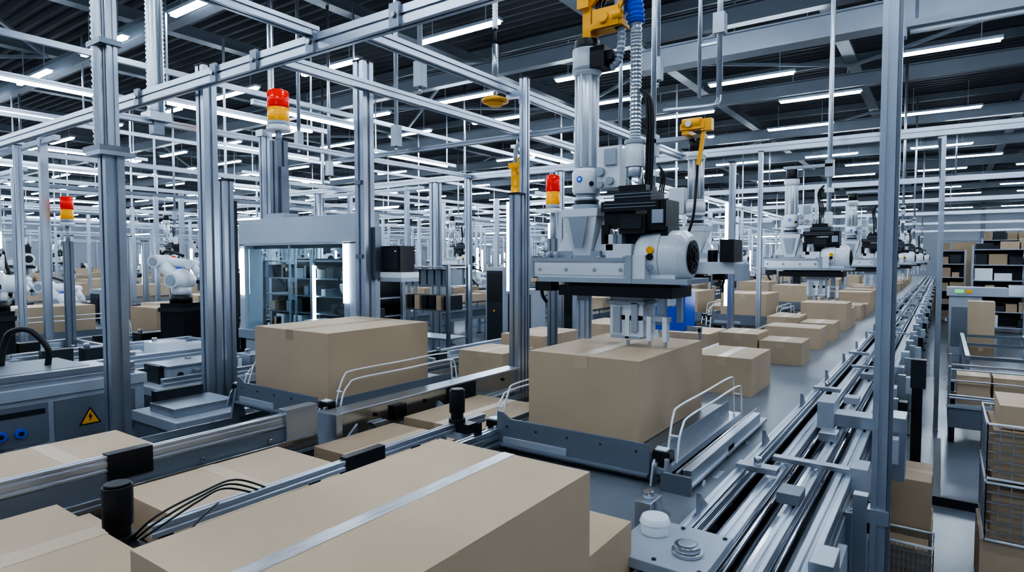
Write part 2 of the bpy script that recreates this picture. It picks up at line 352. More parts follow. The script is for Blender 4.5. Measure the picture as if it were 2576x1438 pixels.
# main conveyor with parallel rails
b=B(); x0,x1,y0,y1=-2.1,-.86,-.6,48
b.box(x0+.04,x1,y0,y1,ZA-.05,ZA,BELT); b.extr((x0,y0,ZA),(x0,y1,ZA),.07,.12,ALU); b.extr((x0-.02,y0,ZA+.10),(x0-.02,y1,ZA+.10),.05,.06,ALU)
b.extr((x0-.02,.95,1.30),(x0-.02,2.75,1.30),.035,.045,ALU)
for y in (1.0,1.6,2.2,2.7): b.box(x0-.035,x0-.005,y-.02,y+.02,1.2,1.28,DARK)
b.box(x0-.045,x0-.0,1.75,1.98,1.22,1.335,BLACK)
b.box(x0-.01,x0+.01,y0,y1,.7,1.03,GREY)
for (x,z,w,h,m) in [(-.835,1.06,.05,.10,ALU),(-.76,.97,.05,.05,ALU),(-.69,1.05,.06,.06,ALU),(-.60,.97,.07,.04,STEEL),(-.525,1.04,.05,.08,ALU),(-.455,.95,.05,.05,ALU),(-.385,1.04,.07,.10,ALU),(-.34,.62,.07,.07,ALU),(-.36,.33,.06,.06,ALU)]:
    b.extr((x,y0,z),(x,y1,z),w,h,m)
b.box(-.86,-.38,y0,y1,.88,.895,DARK); b.cyl((-.645,y0,1.03),(-.645,y1,1.03),.012,STEEL,10); b.cyl((-.49,y0,1.02),(-.49,y1,1.02),.010,STEEL,10); b.cyl((-.725,y0,1.0),(-.725,y1,1.0),.010,STEEL,10)
b.box(-.355,-.345,y0,y1,.72,.98,LGREY)
y=.4; k=0
while y<48:
    for x in (x0,-.36): b.extr((x,y,0),(x,y,1.0),.08,.08,ALU); b.box(x-.08,x+.08,y-.08,y+.08,0,.02,DARK)
    b.extr((x0,y,.75),(-.36,y,.75),.06,.06,ALU); b.extr((x0,y,.3),(-.36,y,.3),.05,.05,ALU)
    y+=1.45
y=1.2; k=0
while y<30:
    if k%3==2: b.box(-.74,-.36,y,y+.06,1.09,1.115,ALU)
    b.box(-.36,-.28,y-.05,y+.12,1.0,1.14,ALU if k%2 else LGREY); b.box(-.335,-.30,y+.3,y+.55,.72,.98,LGREY)
    b.cyl((-.30,y+.42,.85),(-.27,y+.42,.85),.03,BLACK,12); b.prism([(y+.2,1.09),(y+.34,1.09),(y+.2,1.2)],'x',-.84,-.82,ALU)
    b.box(-.60,-.50,y+.60,y+.74,1.08,1.13,[LGREY,GREY,ALU][k%3]); b.box(-.31,-.25,y+.8,y+.86,.5,1.12,ALU); b.box(-.25,-.19,y+.80,y+.90,.95,1.10,BLACK if k%2 else LGREY)
    if k%2: b.box(-.86,-.66,y+.9,y+.98,1.10,1.13,ALU); b.cyl((-.76,y+.94,1.13),(-.76,y+.94,1.17),.02,STEEL,12)
    y+=1.18; k+=1
b.box(-.62,-.22,4.55,4.72,1.09,1.17,ALU); b.box(-.66,-.56,4.5,4.78,1.07,1.25,LGREY); b.box(-.26,-.16,4.52,4.75,.8,1.2,ALU); b.prism([(4.72,1.09),(4.95,1.09),(4.72,1.25)],'x',-.6,-.585,ALU)
b.done('rail_conveyor',bevel=.002,seg=1)
b=B(); b.box(-.96,-.62,1.98,2.34,1.112,1.15,LGREY); b.cyl((-.88,2.22,1.15),(-.88,2.22,1.19),.055,WHITE,24); b.cyl((-.88,2.22,1.19),(-.88,2.22,1.215),.06,WHITE,24,.05)
b.cyl((-.72,2.12,1.15),(-.72,2.12,1.165),.055,STEEL,28); b.cyl((-.72,2.12,1.165),(-.72,2.12,1.185),.045,STEEL,28); b.cyl((-.72,2.12,1.185),(-.72,2.12,1.19),.03,ALU,24)
for p in ((-.94,2.01),(-.64,2.01),(-.64,2.31),(-.8,2.01),(-.8,2.31)): b.cyl((p[0],p[1],1.15),(p[0],p[1],1.156),.009,DARK,8)
b.box(-1.0,-.93,2.3,2.42,1.112,1.22,ALU); b.cyl((-.965,2.36,1.22),(-.965,2.36,1.25),.022,STEEL,12); b.prism([(2.34,1.112),(2.5,1.112),(2.34,1.22)],'x',-.93,-.915,ALU)
b.done('rail_adjustment_plate',bevel=.004)
# ---------------------------------------------------------------- carriages (trays)
def carriage():
    b=B(); W=.47; L=1.36
    b.box(-W,W,0,L,-.006,0,ALD); b.box(-W,W,0,L,-.05,-.02,ALU)
    b.box(-W,W,-.012,0,-.075,.075,GREY); b.box(-W,W,-.04,-.0,-.085,-.07,GREY)
    b.prism([(-W,.075),(-W+.09,.075),(-W+.04,.11),(-W,.11)],'y',-.012,0,GREY)
    for s in (-1,1):
        b.box(s*W,s*(W+.008),0,L,-.05,.035,GREY)
        X=s*(W+.05)
        b.box(s*W,s*(W+.09),0,L,-.07,-.035,ALU)
        for off,zz in ((0,.22),(.05*s,.17)):
            b.tube([(X+off,.10,-.03),(X+off,.13,.08),(X+off,.18,zz-.03),(X+off,.26,zz),(X+off,.7,zz),(X+off,L-.16,zz),(X+off,L-.07,zz-.04),(X+off,L-.04,-.03)],.0065,WHITE,8,5)
        b.bar((X,.12,.1),(X+.05*s,.12,.1),.01,.01,WHITE); b.bar((X,L-.06,.1),(X+.05*s,L-.06,.1),.01,.01,WHITE)
        b.prism([(-.05,-.12),(.16,-.12),(.20,-.03),(.12,.03),(.05,.06),(-.02,-.02)],'x',X-.035,X-.022,ALU)
        b.cyl((X-.04,.08,-.02),(X-.0,.08,-.02),.016,BLACK,10); b.box(X-.04,X+.05,.0,.07,-.01,.045,BLACK); b.box(X-.03,X+.03,.01,.06,.045,.055,WHITE)
        b.prism([(-.06,-.20),(.06,-.20),(.02,.02),(-.02,.02)],'x',X+.03,X+.05,ALU)
    X=W+.10
    b.box(X,X+.12,-.05,L+.15,-.10,-.085,ALU); b.box(X+.05,X+.062,-.05,L+.15,-.20,-.02,STEEL); b.box(X,X+.12,-.05,L+.15,-.215,-.20,ALU); b.box(X-.01,X,-.05,L+.15,-.215,-.085,ALU)
    b.box(X-.02,X+.13,-.07,-.05,-.22,-.03,ALD); b.box(X+.065,X+.11,.0,L,-.09,-.02,ALU)
    for y in (.1,.3,.5,.9,1.1,1.3): b.cyl((X+.062,y,-.15),(X+.075,y,-.15),.010,BLACK,10)
    b.box(X+.06,X+.11,.62,.74,-.16,-.06,BLACK); b.box(X+.06,X+.1,.42,.56,-.2,-.09,LGREY)
    b.prism([(0,-.22),(.14,-.22),(.14,-.10)],'x',X+.12,X+.135,ALU); b.prism([(.9,-.22),(1.10,-.30),(1.16,-.25),(.95,-.10)],'x',X+.12,X+.14,LGREY)
    b.prism([(.25,-.12),(.38,-.12),(.58,-.32),(.5,-.36)],'x',X+.13,X+.16,ALU)
    for x in (-W+.1,W-.1): b.box(x-.04,x+.04,.05,L-.05,-.12,-.05,ALU)
    b.box(-W,W,.02,.05,-.12,-.05,ALD); b.box(-W+.05,-.0,-.025,-.012,-.07,-.03,LGREY)
    for x in (-.4,-.2,0,.2,.4): b.cyl((x,-.012,.03),(x,-.018,.03),.007,DARK,8)
    return b.mesh('carriage')
CM=carriage()
place('box_carriage',CM,(-1.64,2.88,1.202),bevel=.0025)
place('box_carriage',CM,(-3.87,2.6,1.202),bevel=.0025)
def riser(x,y,z0,z1,L=1.2,w=.6):
    b=B()
    for yy in (y+.1,y+L-.1):
        for xx in (x-w/2,x+w/2): b.box(xx-.03,xx+.03,yy-.03,yy+.03,z0,z1,ALU)
        b.box(x-w/2,x+w/2,yy-.02,yy+.02,z0+.02,z0+.07,ALU)
    b.done('carriage_riser')
riser(-3.87,2.7,ZB,1.08)
b=B(); b.box(-3.27,-3.12,2.55,4.60,1.00,1.02,STEEL); b.box(-3.19,-3.175,2.55,4.60,1.02,1.20,STEEL); b.box(-3.27,-3.12,2.55,4.60,1.20,1.215,ALU)
for y in (2.9,3.4,3.9,4.4): b.cyl((-3.175,y,1.13),(-3.16,y,1.13),.014,BLACK,10)
b.box(-3.175,-3.14,3.05,3.17,1.06,1.16,BLACK); b.box(-3.175,-3.12,3.7,3.95,1.0,1.2,DARK); b.box(-3.29,-3.09,2.5,2.55,.99,1.22,ALU)
for y in (3.0,4.3): b.box(-3.23,-3.18,y,y+.06,.0,1.0,ALU)
b.tube([(-3.15,2.95,1.0),(-3.15,3.3,.97),(-3.15,4.2,.97),(-3.15,4.5,1.0)],.012,STEEL,8,4)
b.done('slide_rail_channel',bevel=.003)
for (x,y,z) in CARR:
    place('box_carriage',CM,(x,y,z+.002)); riser(x,y,ZB,z-.12)
    carton(x-.36,x+.36,y+.12,y+1.1,z+.005,z+.42,random.choice('xy'))
# ---------------------------------------------------------------- sensors with cables
def sensor(x,y,z,wires=True):
    b=B(); b.cyl((x,y,z+.05),(x,y,z+.17),.042,BLACK,24); b.cyl((x,y,z+.02),(x,y,z+.05),.034,BLACK,24); b.cyl((x,y,z-.02),(x,y,z+.02),.045,BLACK,24); b.cyl((x,y,z+.17),(x,y,z+.178),.036,BLACK,24)
    b.cyl((x,y,z-.05),(x,y,z-.02),.03,DARK,20); b.box(x-.07,x+.06,y-.05,y+.05,z-.08,z-.05,LGREY); b.box(x+.0,x+.1,y-.03,y+.05,z-.05,z+.0,BLACK)
    b.box(x-.16,x-.05,y-.02,y+.04,z-.09,z-.07,ALU); b.box(x-.14,x-.10,y-.01,y+.03,1.18,z-.07,ALU)
    if wires:
        for k in range(3):
            b.tube([(x+.03,y+.02,z-.02+.01*k),(x+.06,y+.08,z+.02+.02*k),(x+.02,y+.24,z+.05+.012*k),(x-.04,y+.36+.02*k,z+.04+.01*k),(x-.09,y+.50+.03*k,z-.03)],.0042,BLACK,6,6)
        b.tube([(x+.05,y-.03,z-.03),(x+.1,y-.0,z-.06),(x+.08,y+.12,z-.05),(x+.0,y+.25,z-.02),(x-.08,y+.36,z-.02)],.0042,BLACK,6,6)
    b.done('photoelectric_sensor',bevel=.002)
sensor(-2.03,.82,1.345); sensor(-2.12,2.52,1.325,False)
# ---------------------------------------------------------------- hanging robot
def robot(full=True):
    b=B()
    b.box(-.55,.14,-.17,.17,0.03,.15,WHITE); b.box(-.55,.14,-.18,-.17,.13,.155,LGREY); b.box(-.57,-.55,-.18,.18,.02,.17,LGREY)
    b.box(-.53,.10,-.175,-.17,.045,.115,WHITE); b.box(-.5,.5,-.20,.20,.0,.03,LGREY); b.box(-.36,.40,-.17,.17,-.085,-.02,BLACK); b.box(-.3,.34,-.14,.14,-.02,0,DARK)
    b.box(.14,.24,-.19,.19,.02,.17,WHITE); b.box(.12,.16,-.205,-.17,-.0,.17,LGREY)
    for x in (-.5,-.3,-.1,.08): b.cyl((x,-.17,.08),(x,-.185,.08),.012,STEEL,10); b.cyl((x,-.12,.15),(x,-.12,.165),.014,STEEL,10)
    for x in (-.48,-.42,-.02,.05): b.cyl((x,-.1,.15),(x,-.1,.19),.02,ALU,12)
    b.box(-.52,-.40,-.2,-.1,-.06,0,BLACK); b.tube([(-.5,-.15,-.02),(-.49,-.16,-.09),(-.46,-.15,-.14)],.012,BLACK,8,4); b.cyl((-.43,-.17,-.03),(-.43,-.19,-.03),.02,ALU,12)
    b.cyl((-.33,.02,.15),(-.33,.02,.21),.03,LGREY); b.box(-.52,-.12,-.06,.12,.15,.20,LGREY); b.box(-.05,.12,-.12,.1,.15,.24,WHITE)
    cx=-.25
    b.taper((cx,0,.17),(.12,.12),(cx,0,.42),(.25,.20),WHITE); b.taper((cx,0,.42),(.26,.21),(cx,0,.47),(.27,.22),WHITE)
    b.taper((cx-.0,-.105,.22),(.06,.01),(cx,-.115,.42),(.14,.01),LGREY)
    b.prism([(cx+.06,.17),(cx+.26,.17),(cx+.14,.40)],'y',-.03,.03,WHITE)
    b.prism([(cx-.06,.17),(cx-.22,.17),(cx-.13,.34)],'y',-.03,.03,WHITE)
    b.cyl((cx,0,.47),(cx,0,.50),.095,LGREY,24); b.cyl((cx,0,.50),(cx,0,.525),.08,DARK,24); b.cyl((cx,0,.525),(cx,0,.545),.085,ALU,24); b.cyl((cx,0,.545),(cx,0,.57),.07,LGREY,24)
    b.cyl((cx,0,.57),(cx,0,.60),.085,WHITE,28,.095); b.cyl((cx,0,.60),(cx,0,.71),.095,WHITE,28); b.cyl((cx,0,.71),(cx,0,.735),.095,WHITE,28,.08)
    H=1.33 if full else 1.12
    b.cyl((cx,0,.735),(cx,0,H),.074,HOSE,28)
    for k in range(8):
        a=k*math.pi/4; b.cyl((cx+.074*math.cos(a),.074*math.sin(a),.74),(cx+.074*math.cos(a),.074*math.sin(a),H),.010,WHITE,8)
    b.cyl((cx,0,H),(cx,0,H+.02),.08,WHITE,28,.095); b.cyl((cx,0,H+.02),(cx,0,H+(.17 if full else .08)),.095,WHITE,28)
    if full:
        b.cyl((cx,0,1.50),(cx,0,1.56),.085,BLACK,28,.08); b.cyl((cx,0,1.36),(cx,0,1.38),.098,LGREY,28)
        b.box(cx+.06,cx+.16,-.08,.06,1.36,1.49,BLACK); b.box(cx+.16,cx+.20,-.05,.04,1.40,1.46,DARK)
        b.hose([(cx+.17,0,1.36),(cx+.22,0,1.40),(cx+.24,0,1.50),(cx+.24,0,1.62)],.028,LGREY,.025)
    else:
        b.cyl((cx,0,1.20),(cx,0,1.33),.07,BLACK,24); b.box(cx-.10,.24,-.05,.05,1.33,1.37,LGREY); b.cyl((.20,0,.6),(.20,0,5.08),.028,ALU,14); b.box(.15,.25,-.05,.05,1.2,1.42,LGREY); b.box(.15,.25,-.05,.05,1.0,1.06,WHITE)
        b.box(.16,.24,-.05,.05,.55,.75,WHITE)
    b.cyl((cx+.0,-.096,.66),(cx,-.10,.66),.02,BLUE,16); b.cyl((cx,-.10,.66),(cx,-.102,.66),.011,WHITE,12); b.cyl((cx+.07,-.066,.63),(cx+.075,-.075,.63),.016,BLACK,10)
    b.box(cx+.10,cx+.26,-.05,.05,.60,.86,WHITE); b.cyl((cx+.13,-.05,.70),(cx+.13,-.085,.70),.03,LGREY,16); b.cyl((cx+.20,-.05,.64),(cx+.20,-.08,.64),.025,LGREY,16); b.cyl((cx+.13,-.05,.62),(cx+.13,-.075,.62),.022,LGREY,16); b.box(cx+.16,cx+.24,-.07,-.05,.74,.84,LGREY)
    hx=.09
    if full:
        b.cyl((hx,0,.72),(hx,0,.86),.062,WHITE,24); b.cyl((hx,0,.86),(hx,0,.885),.068,LGREY,24); b.cyl((hx,0,.66),(hx,0,.72),.05,ALU,20)
        b.hose([(hx,0,.88),(hx,0,1.2),(hx,0,1.55),(hx,0,1.68)],.038,HOSE,.022)
        b.hose([(hx,0,1.60),(hx-.01,0,1.72),(hx-.06,0,1.85),(hx-.10,0,1.98)],.055,BLUE,.022,depth=.75)
        for k in range(3): b.tube([(hx+.07+.018*k,.0,.55),(hx+.08+.018*k,0,.9),(hx+.07+.016*k,0,1.12),(hx+.03,0,1.2)],.009,BLACK,8,6)
    else:
        for k in range(3): b.tube([(hx+.0+.018*k,.0,.55),(hx+.0+.022*k,0,.8),(hx-.02+.016*k,0,1.0),(hx+.05,0,1.1)],.009,BLACK,8,6)
    b.cyl((hx-.04,0,.58),(hx-.04,0,.68),.018,STEEL,12); b.cyl((hx+.04,0,.58),(hx+.04,0,.68),.018,STEEL,12)
    b.box(-.07,.05,-.10,.1,.34,.50,BLACK); b.box(-.08,.30,-.13,.12,.44,.50,BLACK); b.box(.0,.24,-.11,.11,.50,.56,DARK); b.box(.02,.20,-.09,.09,.56,.60,BLACK); b.box(.22,.34,-.12,.10,.32,.50,BLACK); b.box(.05,.22,-.14,-.02,.30,.42,BLACK)
    b.box(.06,.20,-.15,-.14,.33,.40,DARK); b.box(.26,.33,-.14,-.12,.36,.44,ALU); b.box(-.08,-.03,-.12,-.10,.24,.36,BLACK); b.box(.3,.345,-.1,.1,.24,.34,BLACK)
    for zz in (.46,.48,.52,.54): b.box(-.06,.28,-.135,-.13,zz,zz+.006,GREY)
    b.box(.06,.16,-.05,.05,.15,.32,DARK); b.box(.02,.05,-.1,.02,.2,.34,LGREY); b.box(-.06,.0,-.12,-.04,.2,.3,WHITE)
    mx=.20
    b.cyl((mx,0,.16),(mx+.22,0,.16),.16,WHITE,36); b.ball((mx,0,.16),(.10,.16,.16),WHITE,28,16); b.cyl((mx+.22,0,.16),(mx+.26,0,.16),.16,WHITE,36,.125)
    b.cyl((mx+.10,0,.16),(mx+.105,0,.16),.1615,LGREY,36)
    b.cyl((mx+.255,0,.16),(mx+.27,0,.16),.10,BLACK,32); b.cyl((mx+.27,0,.16),(mx+.275,0,.16),.085,DARK,32); b.cyl((mx+.275,0,.16),(mx+.285,0,.16),.03,BLACK,16)
    for k in range(8):
        a=k*math.pi/4; b.box(mx+.274,mx+.28,.055*math.cos(a)-.012,.055*math.cos(a)+.012,.16+.055*math.sin(a)-.012,.16+.055*math.sin(a)+.012,BLACK)
    b.cyl((mx+.06,-.152,.20),(mx+.06,-.168,.20),.022,YEL,16); b.cyl((mx+.06,-.155,.16),(mx+.06,-.172,.16),.02,BLACK,16); b.cyl((mx+.06,-.155,.10),(mx+.06,-.166,.10),.016,LGREY,16)
    b.box(mx-.02,mx+.20,-.12,.12,.0,.06,WHITE)
    if full: b.box(.45,.72,.05,.15,.06,.13,WHITE); b.box(.62,.70,.0,.18,.13,.26,BLACK); b.box(.70,.75,.02,.16,.02,.12,LGREY); b.cyl((.55,.1,.13),(.55,.1,.2),.03,BLACK,14)
    b.box(-.03,.19,-.09,.11,-.33,-.085,WHITE); b.box(-.05,.21,-.11,.13,-.13,-.11,LGREY); b.box(.0,.05,-.115,-.09,-.31,-.15,LGREY); b.box(.12,.16,-.11,-.09,-.3,-.12,LGREY); b.box(-.02,.18,-.1,.0,-.345,-.33,LGREY)
    if full: b.extr((-.23,-.06,-.37),(-.23,-.06,-.085),.085,.05,ALU); b.box(-.27,-.19,-.09,-.03,-.12,-.085,LGREY)
    for x in (.09,.23,.33): b.box(x-.014,x+.014,-.1,-.05,-.35,-.20,WHITE); b.box(x-.008,x+.008,-.09,-.07,-.385,-.35,STEEL)
    b.box(.0,.36,-.09,-.06,-.23,-.20,LGREY); b.box(.24,.29,.0,.05,-.26,-.085,ALU); b.box(.36,.39,.02,.06,-.24,-.085,LGREY)
    if full:
        b.box(-.20,.02,-.06,.06,1.60,1.64,YEL); b.box(-.18,.0,-.07,-.05,1.60,1.72,YEL); b.cyl((-.10,-.07,1.66),(-.10,-.09,1.66),.035,YEL,16); b.cyl((-.04,-.06,1.66),(.02,-.06,1.66),.03,YEL,16)
        b.box(-.26,-.20,-.05,.05,1.56,1.76,YEL); b.box(-.30,.14,-.08,.08,1.82,1.86,YEL); b.box(-.28,-.20,-.09,-.07,1.74,1.86,YEL); b.box(.02,.12,-.09,-.07,1.76,1.86,YEL)
        b.bar((-.24,-.04,1.74),(-.12,-.04,1.84),.03,.03,YEL); b.bar((-.04,-.04,1.64),(.06,-.04,1.84),.03,.03,YEL); b.cyl((-.02,0,1.60),(-.02,0,1.95),.035,LGREY,16); b.cyl((-.02,0,1.68),(-.02,0,1.72),.05,ALU,16)
        b.cyl((-.17,0,1.64),(-.17,0,1.84),.02,BLACK,12); b.tube([(-.2,.03,1.56),(-.22,.04,1.66),(-.16,.04,1.78),(-.1,.03,1.88)],.010,BLACK,8,4)
        b.box(-.12,-.0,-.06,.06,1.86,5.1,LGREY); b.cyl((.06,0,1.86),(.06,0,5.1),.03,ALU)
    return b.mesh('gantry_robot')
RM=robot(); RM2=robot(False)
place('gantry_robot',RM,(-1.68,3.62,2.05),bevel=.004)
for i,(x,y,z) in enumerate([(-1.42,8.9,2.05),(-1.12,12.8,2.05),(-1.0,17.5,2.05),(-.95,23,2.05),(-.9,30,2.05)]):
    place('gantry_robot',RM2,(x,y,z),bevel=.004 if i<1 else 0)
place('gantry_robot',RM2,(-2.28,6.1,2.05),rz=math.pi)
b=B(); x,y=-2.0,5.93
b.box(x-.12,x+.12,y-.05,y+.05,3.44,3.50,YEL); b.cyl((x-.1,y-.02,3.5),(x+.08,y-.02,3.5),.05,YEL,16); b.box(x+.08,x+.18,y-.04,y+.04,3.42,3.53,YEL); b.bar((x+.1,y,3.43),(x+.05,y,3.1),.035,.03,YEL); b.cyl((x-.03,y-.06,3.49),(x-.03,y-.08,3.49),.03,ALU,14)
b.tube([(x+.04,y,3.12),(x+.03,y,2.9),(x+.02,y-.05,2.6),(x-.05,y-.05,2.4),(x-.12,y-.05,2.36)],.014,BLACK,8,6); b.box(x-.11,x-.04,y-.03,y+.2,3.40,3.44,YEL)
b.done('yellow_cable_arm')
# ---------------------------------------------------------------- articulated arm
def arm():
    b=B(); b.box(-.19,.19,-.19,.19,0,.62,BLACK); b.box(-.23,.23,-.23,.23,.0,.05,DARK); b.box(-.21,.21,-.21,.21,.5,.56,DARK); b.box(-.24,-.19,-.12,.12,.2,.5,DARK)
    b.cyl((0,0,.62),(0,0,.74),.15,BLACK,24); b.cyl((0,0,.74),(0,0,.86),.13,WHITE,24)
    def caps(p,q,r,r2=None):
        r2=r2 or r; b.cyl(p,q,r,WHITE,20,r2); b.ball(p,r,WHITE); b.ball(q,r2,WHITE)
    b.ball((0,0,.95),(.17,.16,.17),WHITE,20,12); b.cyl((0,-.2,.95),(0,.2,.95),.11,WHITE,24); b.cyl((0,-.215,.95),(0,-.2,.95),.08,LGREY,24)
    caps((0,-.05,.95),(-.30,-.05,1.22),.10,.085); b.cyl((-.30,-.18,1.22),(-.30,.1,1.22),.095,WHITE,24); b.cyl((-.30,-.195,1.22),(-.30,-.18,1.22),.06,LGREY,20)
    caps((-.30,.02,1.22),(.18,.02,1.18),.08,.06); b.cyl((.18,-.06,1.18),(.18,.10,1.18),.07,WHITE,20); caps((.18,.02,1.18),(.30,.02,1.02),.055,.05); b.cyl((.30,.02,1.02),(.34,.02,.94),.04,LGREY,16)
    b.box(.29,.40,-.04,.08,.90,.95,BLACK); b.box(.29,.31,-.03,.07,.8,.9,ALU); b.box(.38,.40,-.03,.07,.8,.9,ALU)
    b.tube([(-.1,.15,.8),(-.3,.16,1.0),(-.42,.1,1.22),(-.3,.08,1.37),(0,.06,1.3)],.022,BLACK,8,6); b.cyl((.05,-.17,.93),(.05,-.18,.93),.03,LGREY,12)
    b.cyl((-.02,.0,1.10),(-.02,.0,1.14),.035,BLUE,16)
    return b.mesh('robot_arm')
AM=arm()
def beacon(x,y,z,r=.06,h=.3,stem=.3,base=None,name='signal_beacon',pw=1.3):
    b=B(); b.cyl((x,y,z+h*.5),(x,y,z+h*.94),r,RED,24); b.cyl((x,y,z+h*.94),(x,y,z+h),r,RED,24,r*.85); b.cyl((x,y,z+h*.12),(x,y,z+h*.5),r,AMB,24); b.cyl((x,y,z-.0),(x,y,z+h*.12),r*1.02,LGREY,24); b.cyl((x,y,z-h*.15),(x,y,z),r*1.15,WHITE,24,r*1.05)
    for k in range(1,8): b.cyl((x,y,z+h*(.12+.11*k)),(x,y,z+h*(.12+.11*k)+.003),r*1.015,RED if k>3 else AMB,24)
    b.cyl((x,y,z-stem),(x,y,z-h*.15),r*.3,LGREY,12)
    if base is not None: b.extr((x,y,base),(x,y,z-stem),r*pw,r*pw,GREY)
    b.done(name)
# ---------------------------------------------------------------- glass machine door frame
b=B(); x0,x1,y0,y1,zt=-7.3,-5.0,4.42,4.66,2.68
b.box(x0,x0+.12,y0,y1,0,zt-.3,LGREY); b.box(x1-.22,x1,y0,y1,0,zt-.3,LGREY)
b.box(x0,x1,y0,y1,zt-.32,zt,LGREY); b.box(x0+.02,x1-.02,y0-.01,y0,zt-.30,zt-.04,LGREY); b.box(x0,x1,y0,y1,0,1.2,LGREY); b.box(x0,x1,y0-.03,y0,1.2,1.32,ALU)
b.box(x0+.04,x0+.10,y0-.02,y0,1.75,2.32,LED2); b.box(x1-.30,x1-.23,y0-.02,y0,1.72,2.36,LED2); b.box(x1-.31,x1-.22,y0,y0+.04,1.2,zt-.3,ALU)
b.add([(x0+.12,y0+.03,1.25),(x1-.3,y0+.03,1.25),(x1-.3,y0+.03,zt-.32),(x0+.12,y0+.03,zt-.32)],[(0,1,2,3)],GLASS)
b.box(x0+.12,x1-.2,y0+.12,y0+.14,zt-.36,zt-.32,DARK)
b.box(x0+.12,x1-.2,y1-.03,y1-.02,1.2,1.24,ALU)
for y in (4.5,4.58): b.box(x0+.9,x0+.93,y,y+.02,1.2,zt-.32,ALU)
b.done('glass_machine_enclosure',bevel=.006)
random.seed(11)
b=B()
for x in (-8.6,-7.4,-6.2):
    for y in (5.6,6.2): b.extr((x,y,0),(x,y,2.25),.05,.05,ALU)
for k in range(6): b.box(-8.6,-6.2,5.6,6.2,.9+.25*k,.92+.25*k,ALD)
b.box(-8.6,-6.2,6.2,6.22,.6,2.2,DARK)
for k in range(46):
    xx=random.uniform(-8.5,-6.4); zz=.92+.25*random.randint(0,4); w=random.uniform(.08,.2); b.box(xx,xx+w,5.62,5.95,zz,zz+random.uniform(.08,.2),random.choice([DARK,DARK,WHITE,GREY,LGREY,BLACK,ALU,CARD]))
b.box(-7.36,-7.33,5.57,5.6,1.3,2.1,LED2)
b.done('equipment_rack')
b=B(); b.box(-6.7,-5.4,4.85,5.35,0,1.2,GREY); b.box(-6.72,-5.38,4.83,5.37,1.2,1.23,LGREY); b.box(-6.65,-6.3,4.9,5.2,1.23,1.42,WHITE); b.box(-5.7,-5.5,4.9,5.2,1.23,1.6,DARK); b.done('machine_bench',bevel=.004)
place('robot_arm',AM,(-6.0,5.1,1.235),rz=2.2,scale=.62)
b=B(); b.extr((-6.62,4.55,2.68),(-6.62,4.55,3.62),.15,.15,GREY); b.extr((-6.92,4.55,2.68),(-6.92,4.55,3.75),.09,.09,ALU); b.box(-6.8,-6.4,4.44,4.65,2.68,2.74,LGREY); b.box(-6.99,-6.85,4.48,4.62,3.7,3.78,ALU)
b.box(-6.55,-6.50,4.5,4.6,2.74,3.3,ALD); b.done('enclosure_roof_post')
beacon(-6.62,4.55,3.80,.125,.42,.18)
b=B(); b.box(-7.75,-7.62,4.45,4.6,0,2.95,DARK); b.box(-7.77,-7.60,4.40,4.45,1.3,1.4,BLACK); b.box(-7.77,-7.6,4.44,4.62,2.95,2.98,GREY); b.done('dark_guard_post')
b=B(); b.box(-4.47,-4.20,4.17,4.36,2.07,2.32,BLACK); b.box(-4.45,-4.22,4.16,4.17,2.10,2.30,DARK); b.box(-4.48,-4.16,4.14,4.38,2.02,2.07,WHITE); b.box(-4.48,-4.16,4.14,4.38,1.98,2.02,LGREY); b.box(-4.49,-4.44,4.08,4.16,2.0,2.5,ALD); b.cyl((-4.25,4.16,2.27),(-4.25,4.15,2.27),.008,WHITE,8)
b.done('control_box')
def lightpost(x,y,z1=3.0,lz=(1.9,2.9),w=.1):
    b=B(); b.extr((x,y,0),(x,y,z1),w,w,ALU); b.box(x-w*.5,x+w*.5,y-w*.9,y+w*.9,0,.02,ALU); b.box(x-w/2-.04,x-w/2,y-.035,y+.035,lz[0],lz[1],LED2); b.box(x-w*.6,x+w*.6,y-w*.6,y+w*.6,z1,z1+.02,DARK)
    b.done('light_post')
lightpost(-3.215,4.68,2.78,(1.9,2.72),.10); lightpost(-5.74,3.35,2.95,(1.85,2.9),.1); lightpost(-4.6,6.9,3.3,(1.4,2.9),.08); lightpost(-2.195,8.0,3.4,(1.6,2.9),.07)
lightpost(-9.6,5.3,2.5,(1.9,2.4),.1); lightpost(-12.2,5.2,2.6,(1.8,2.5),.1); lightpost(-12.8,4.5,2.6,(1.8,2.5),.1); lightpost(-8.9,7.6,2.6,(1.6,2.5),.1); lightpost(-5.4,8.95,3.1,(1.6,2.8),.08); lightpost(-15.5,7,2.6,(1.6,2.5),.1)
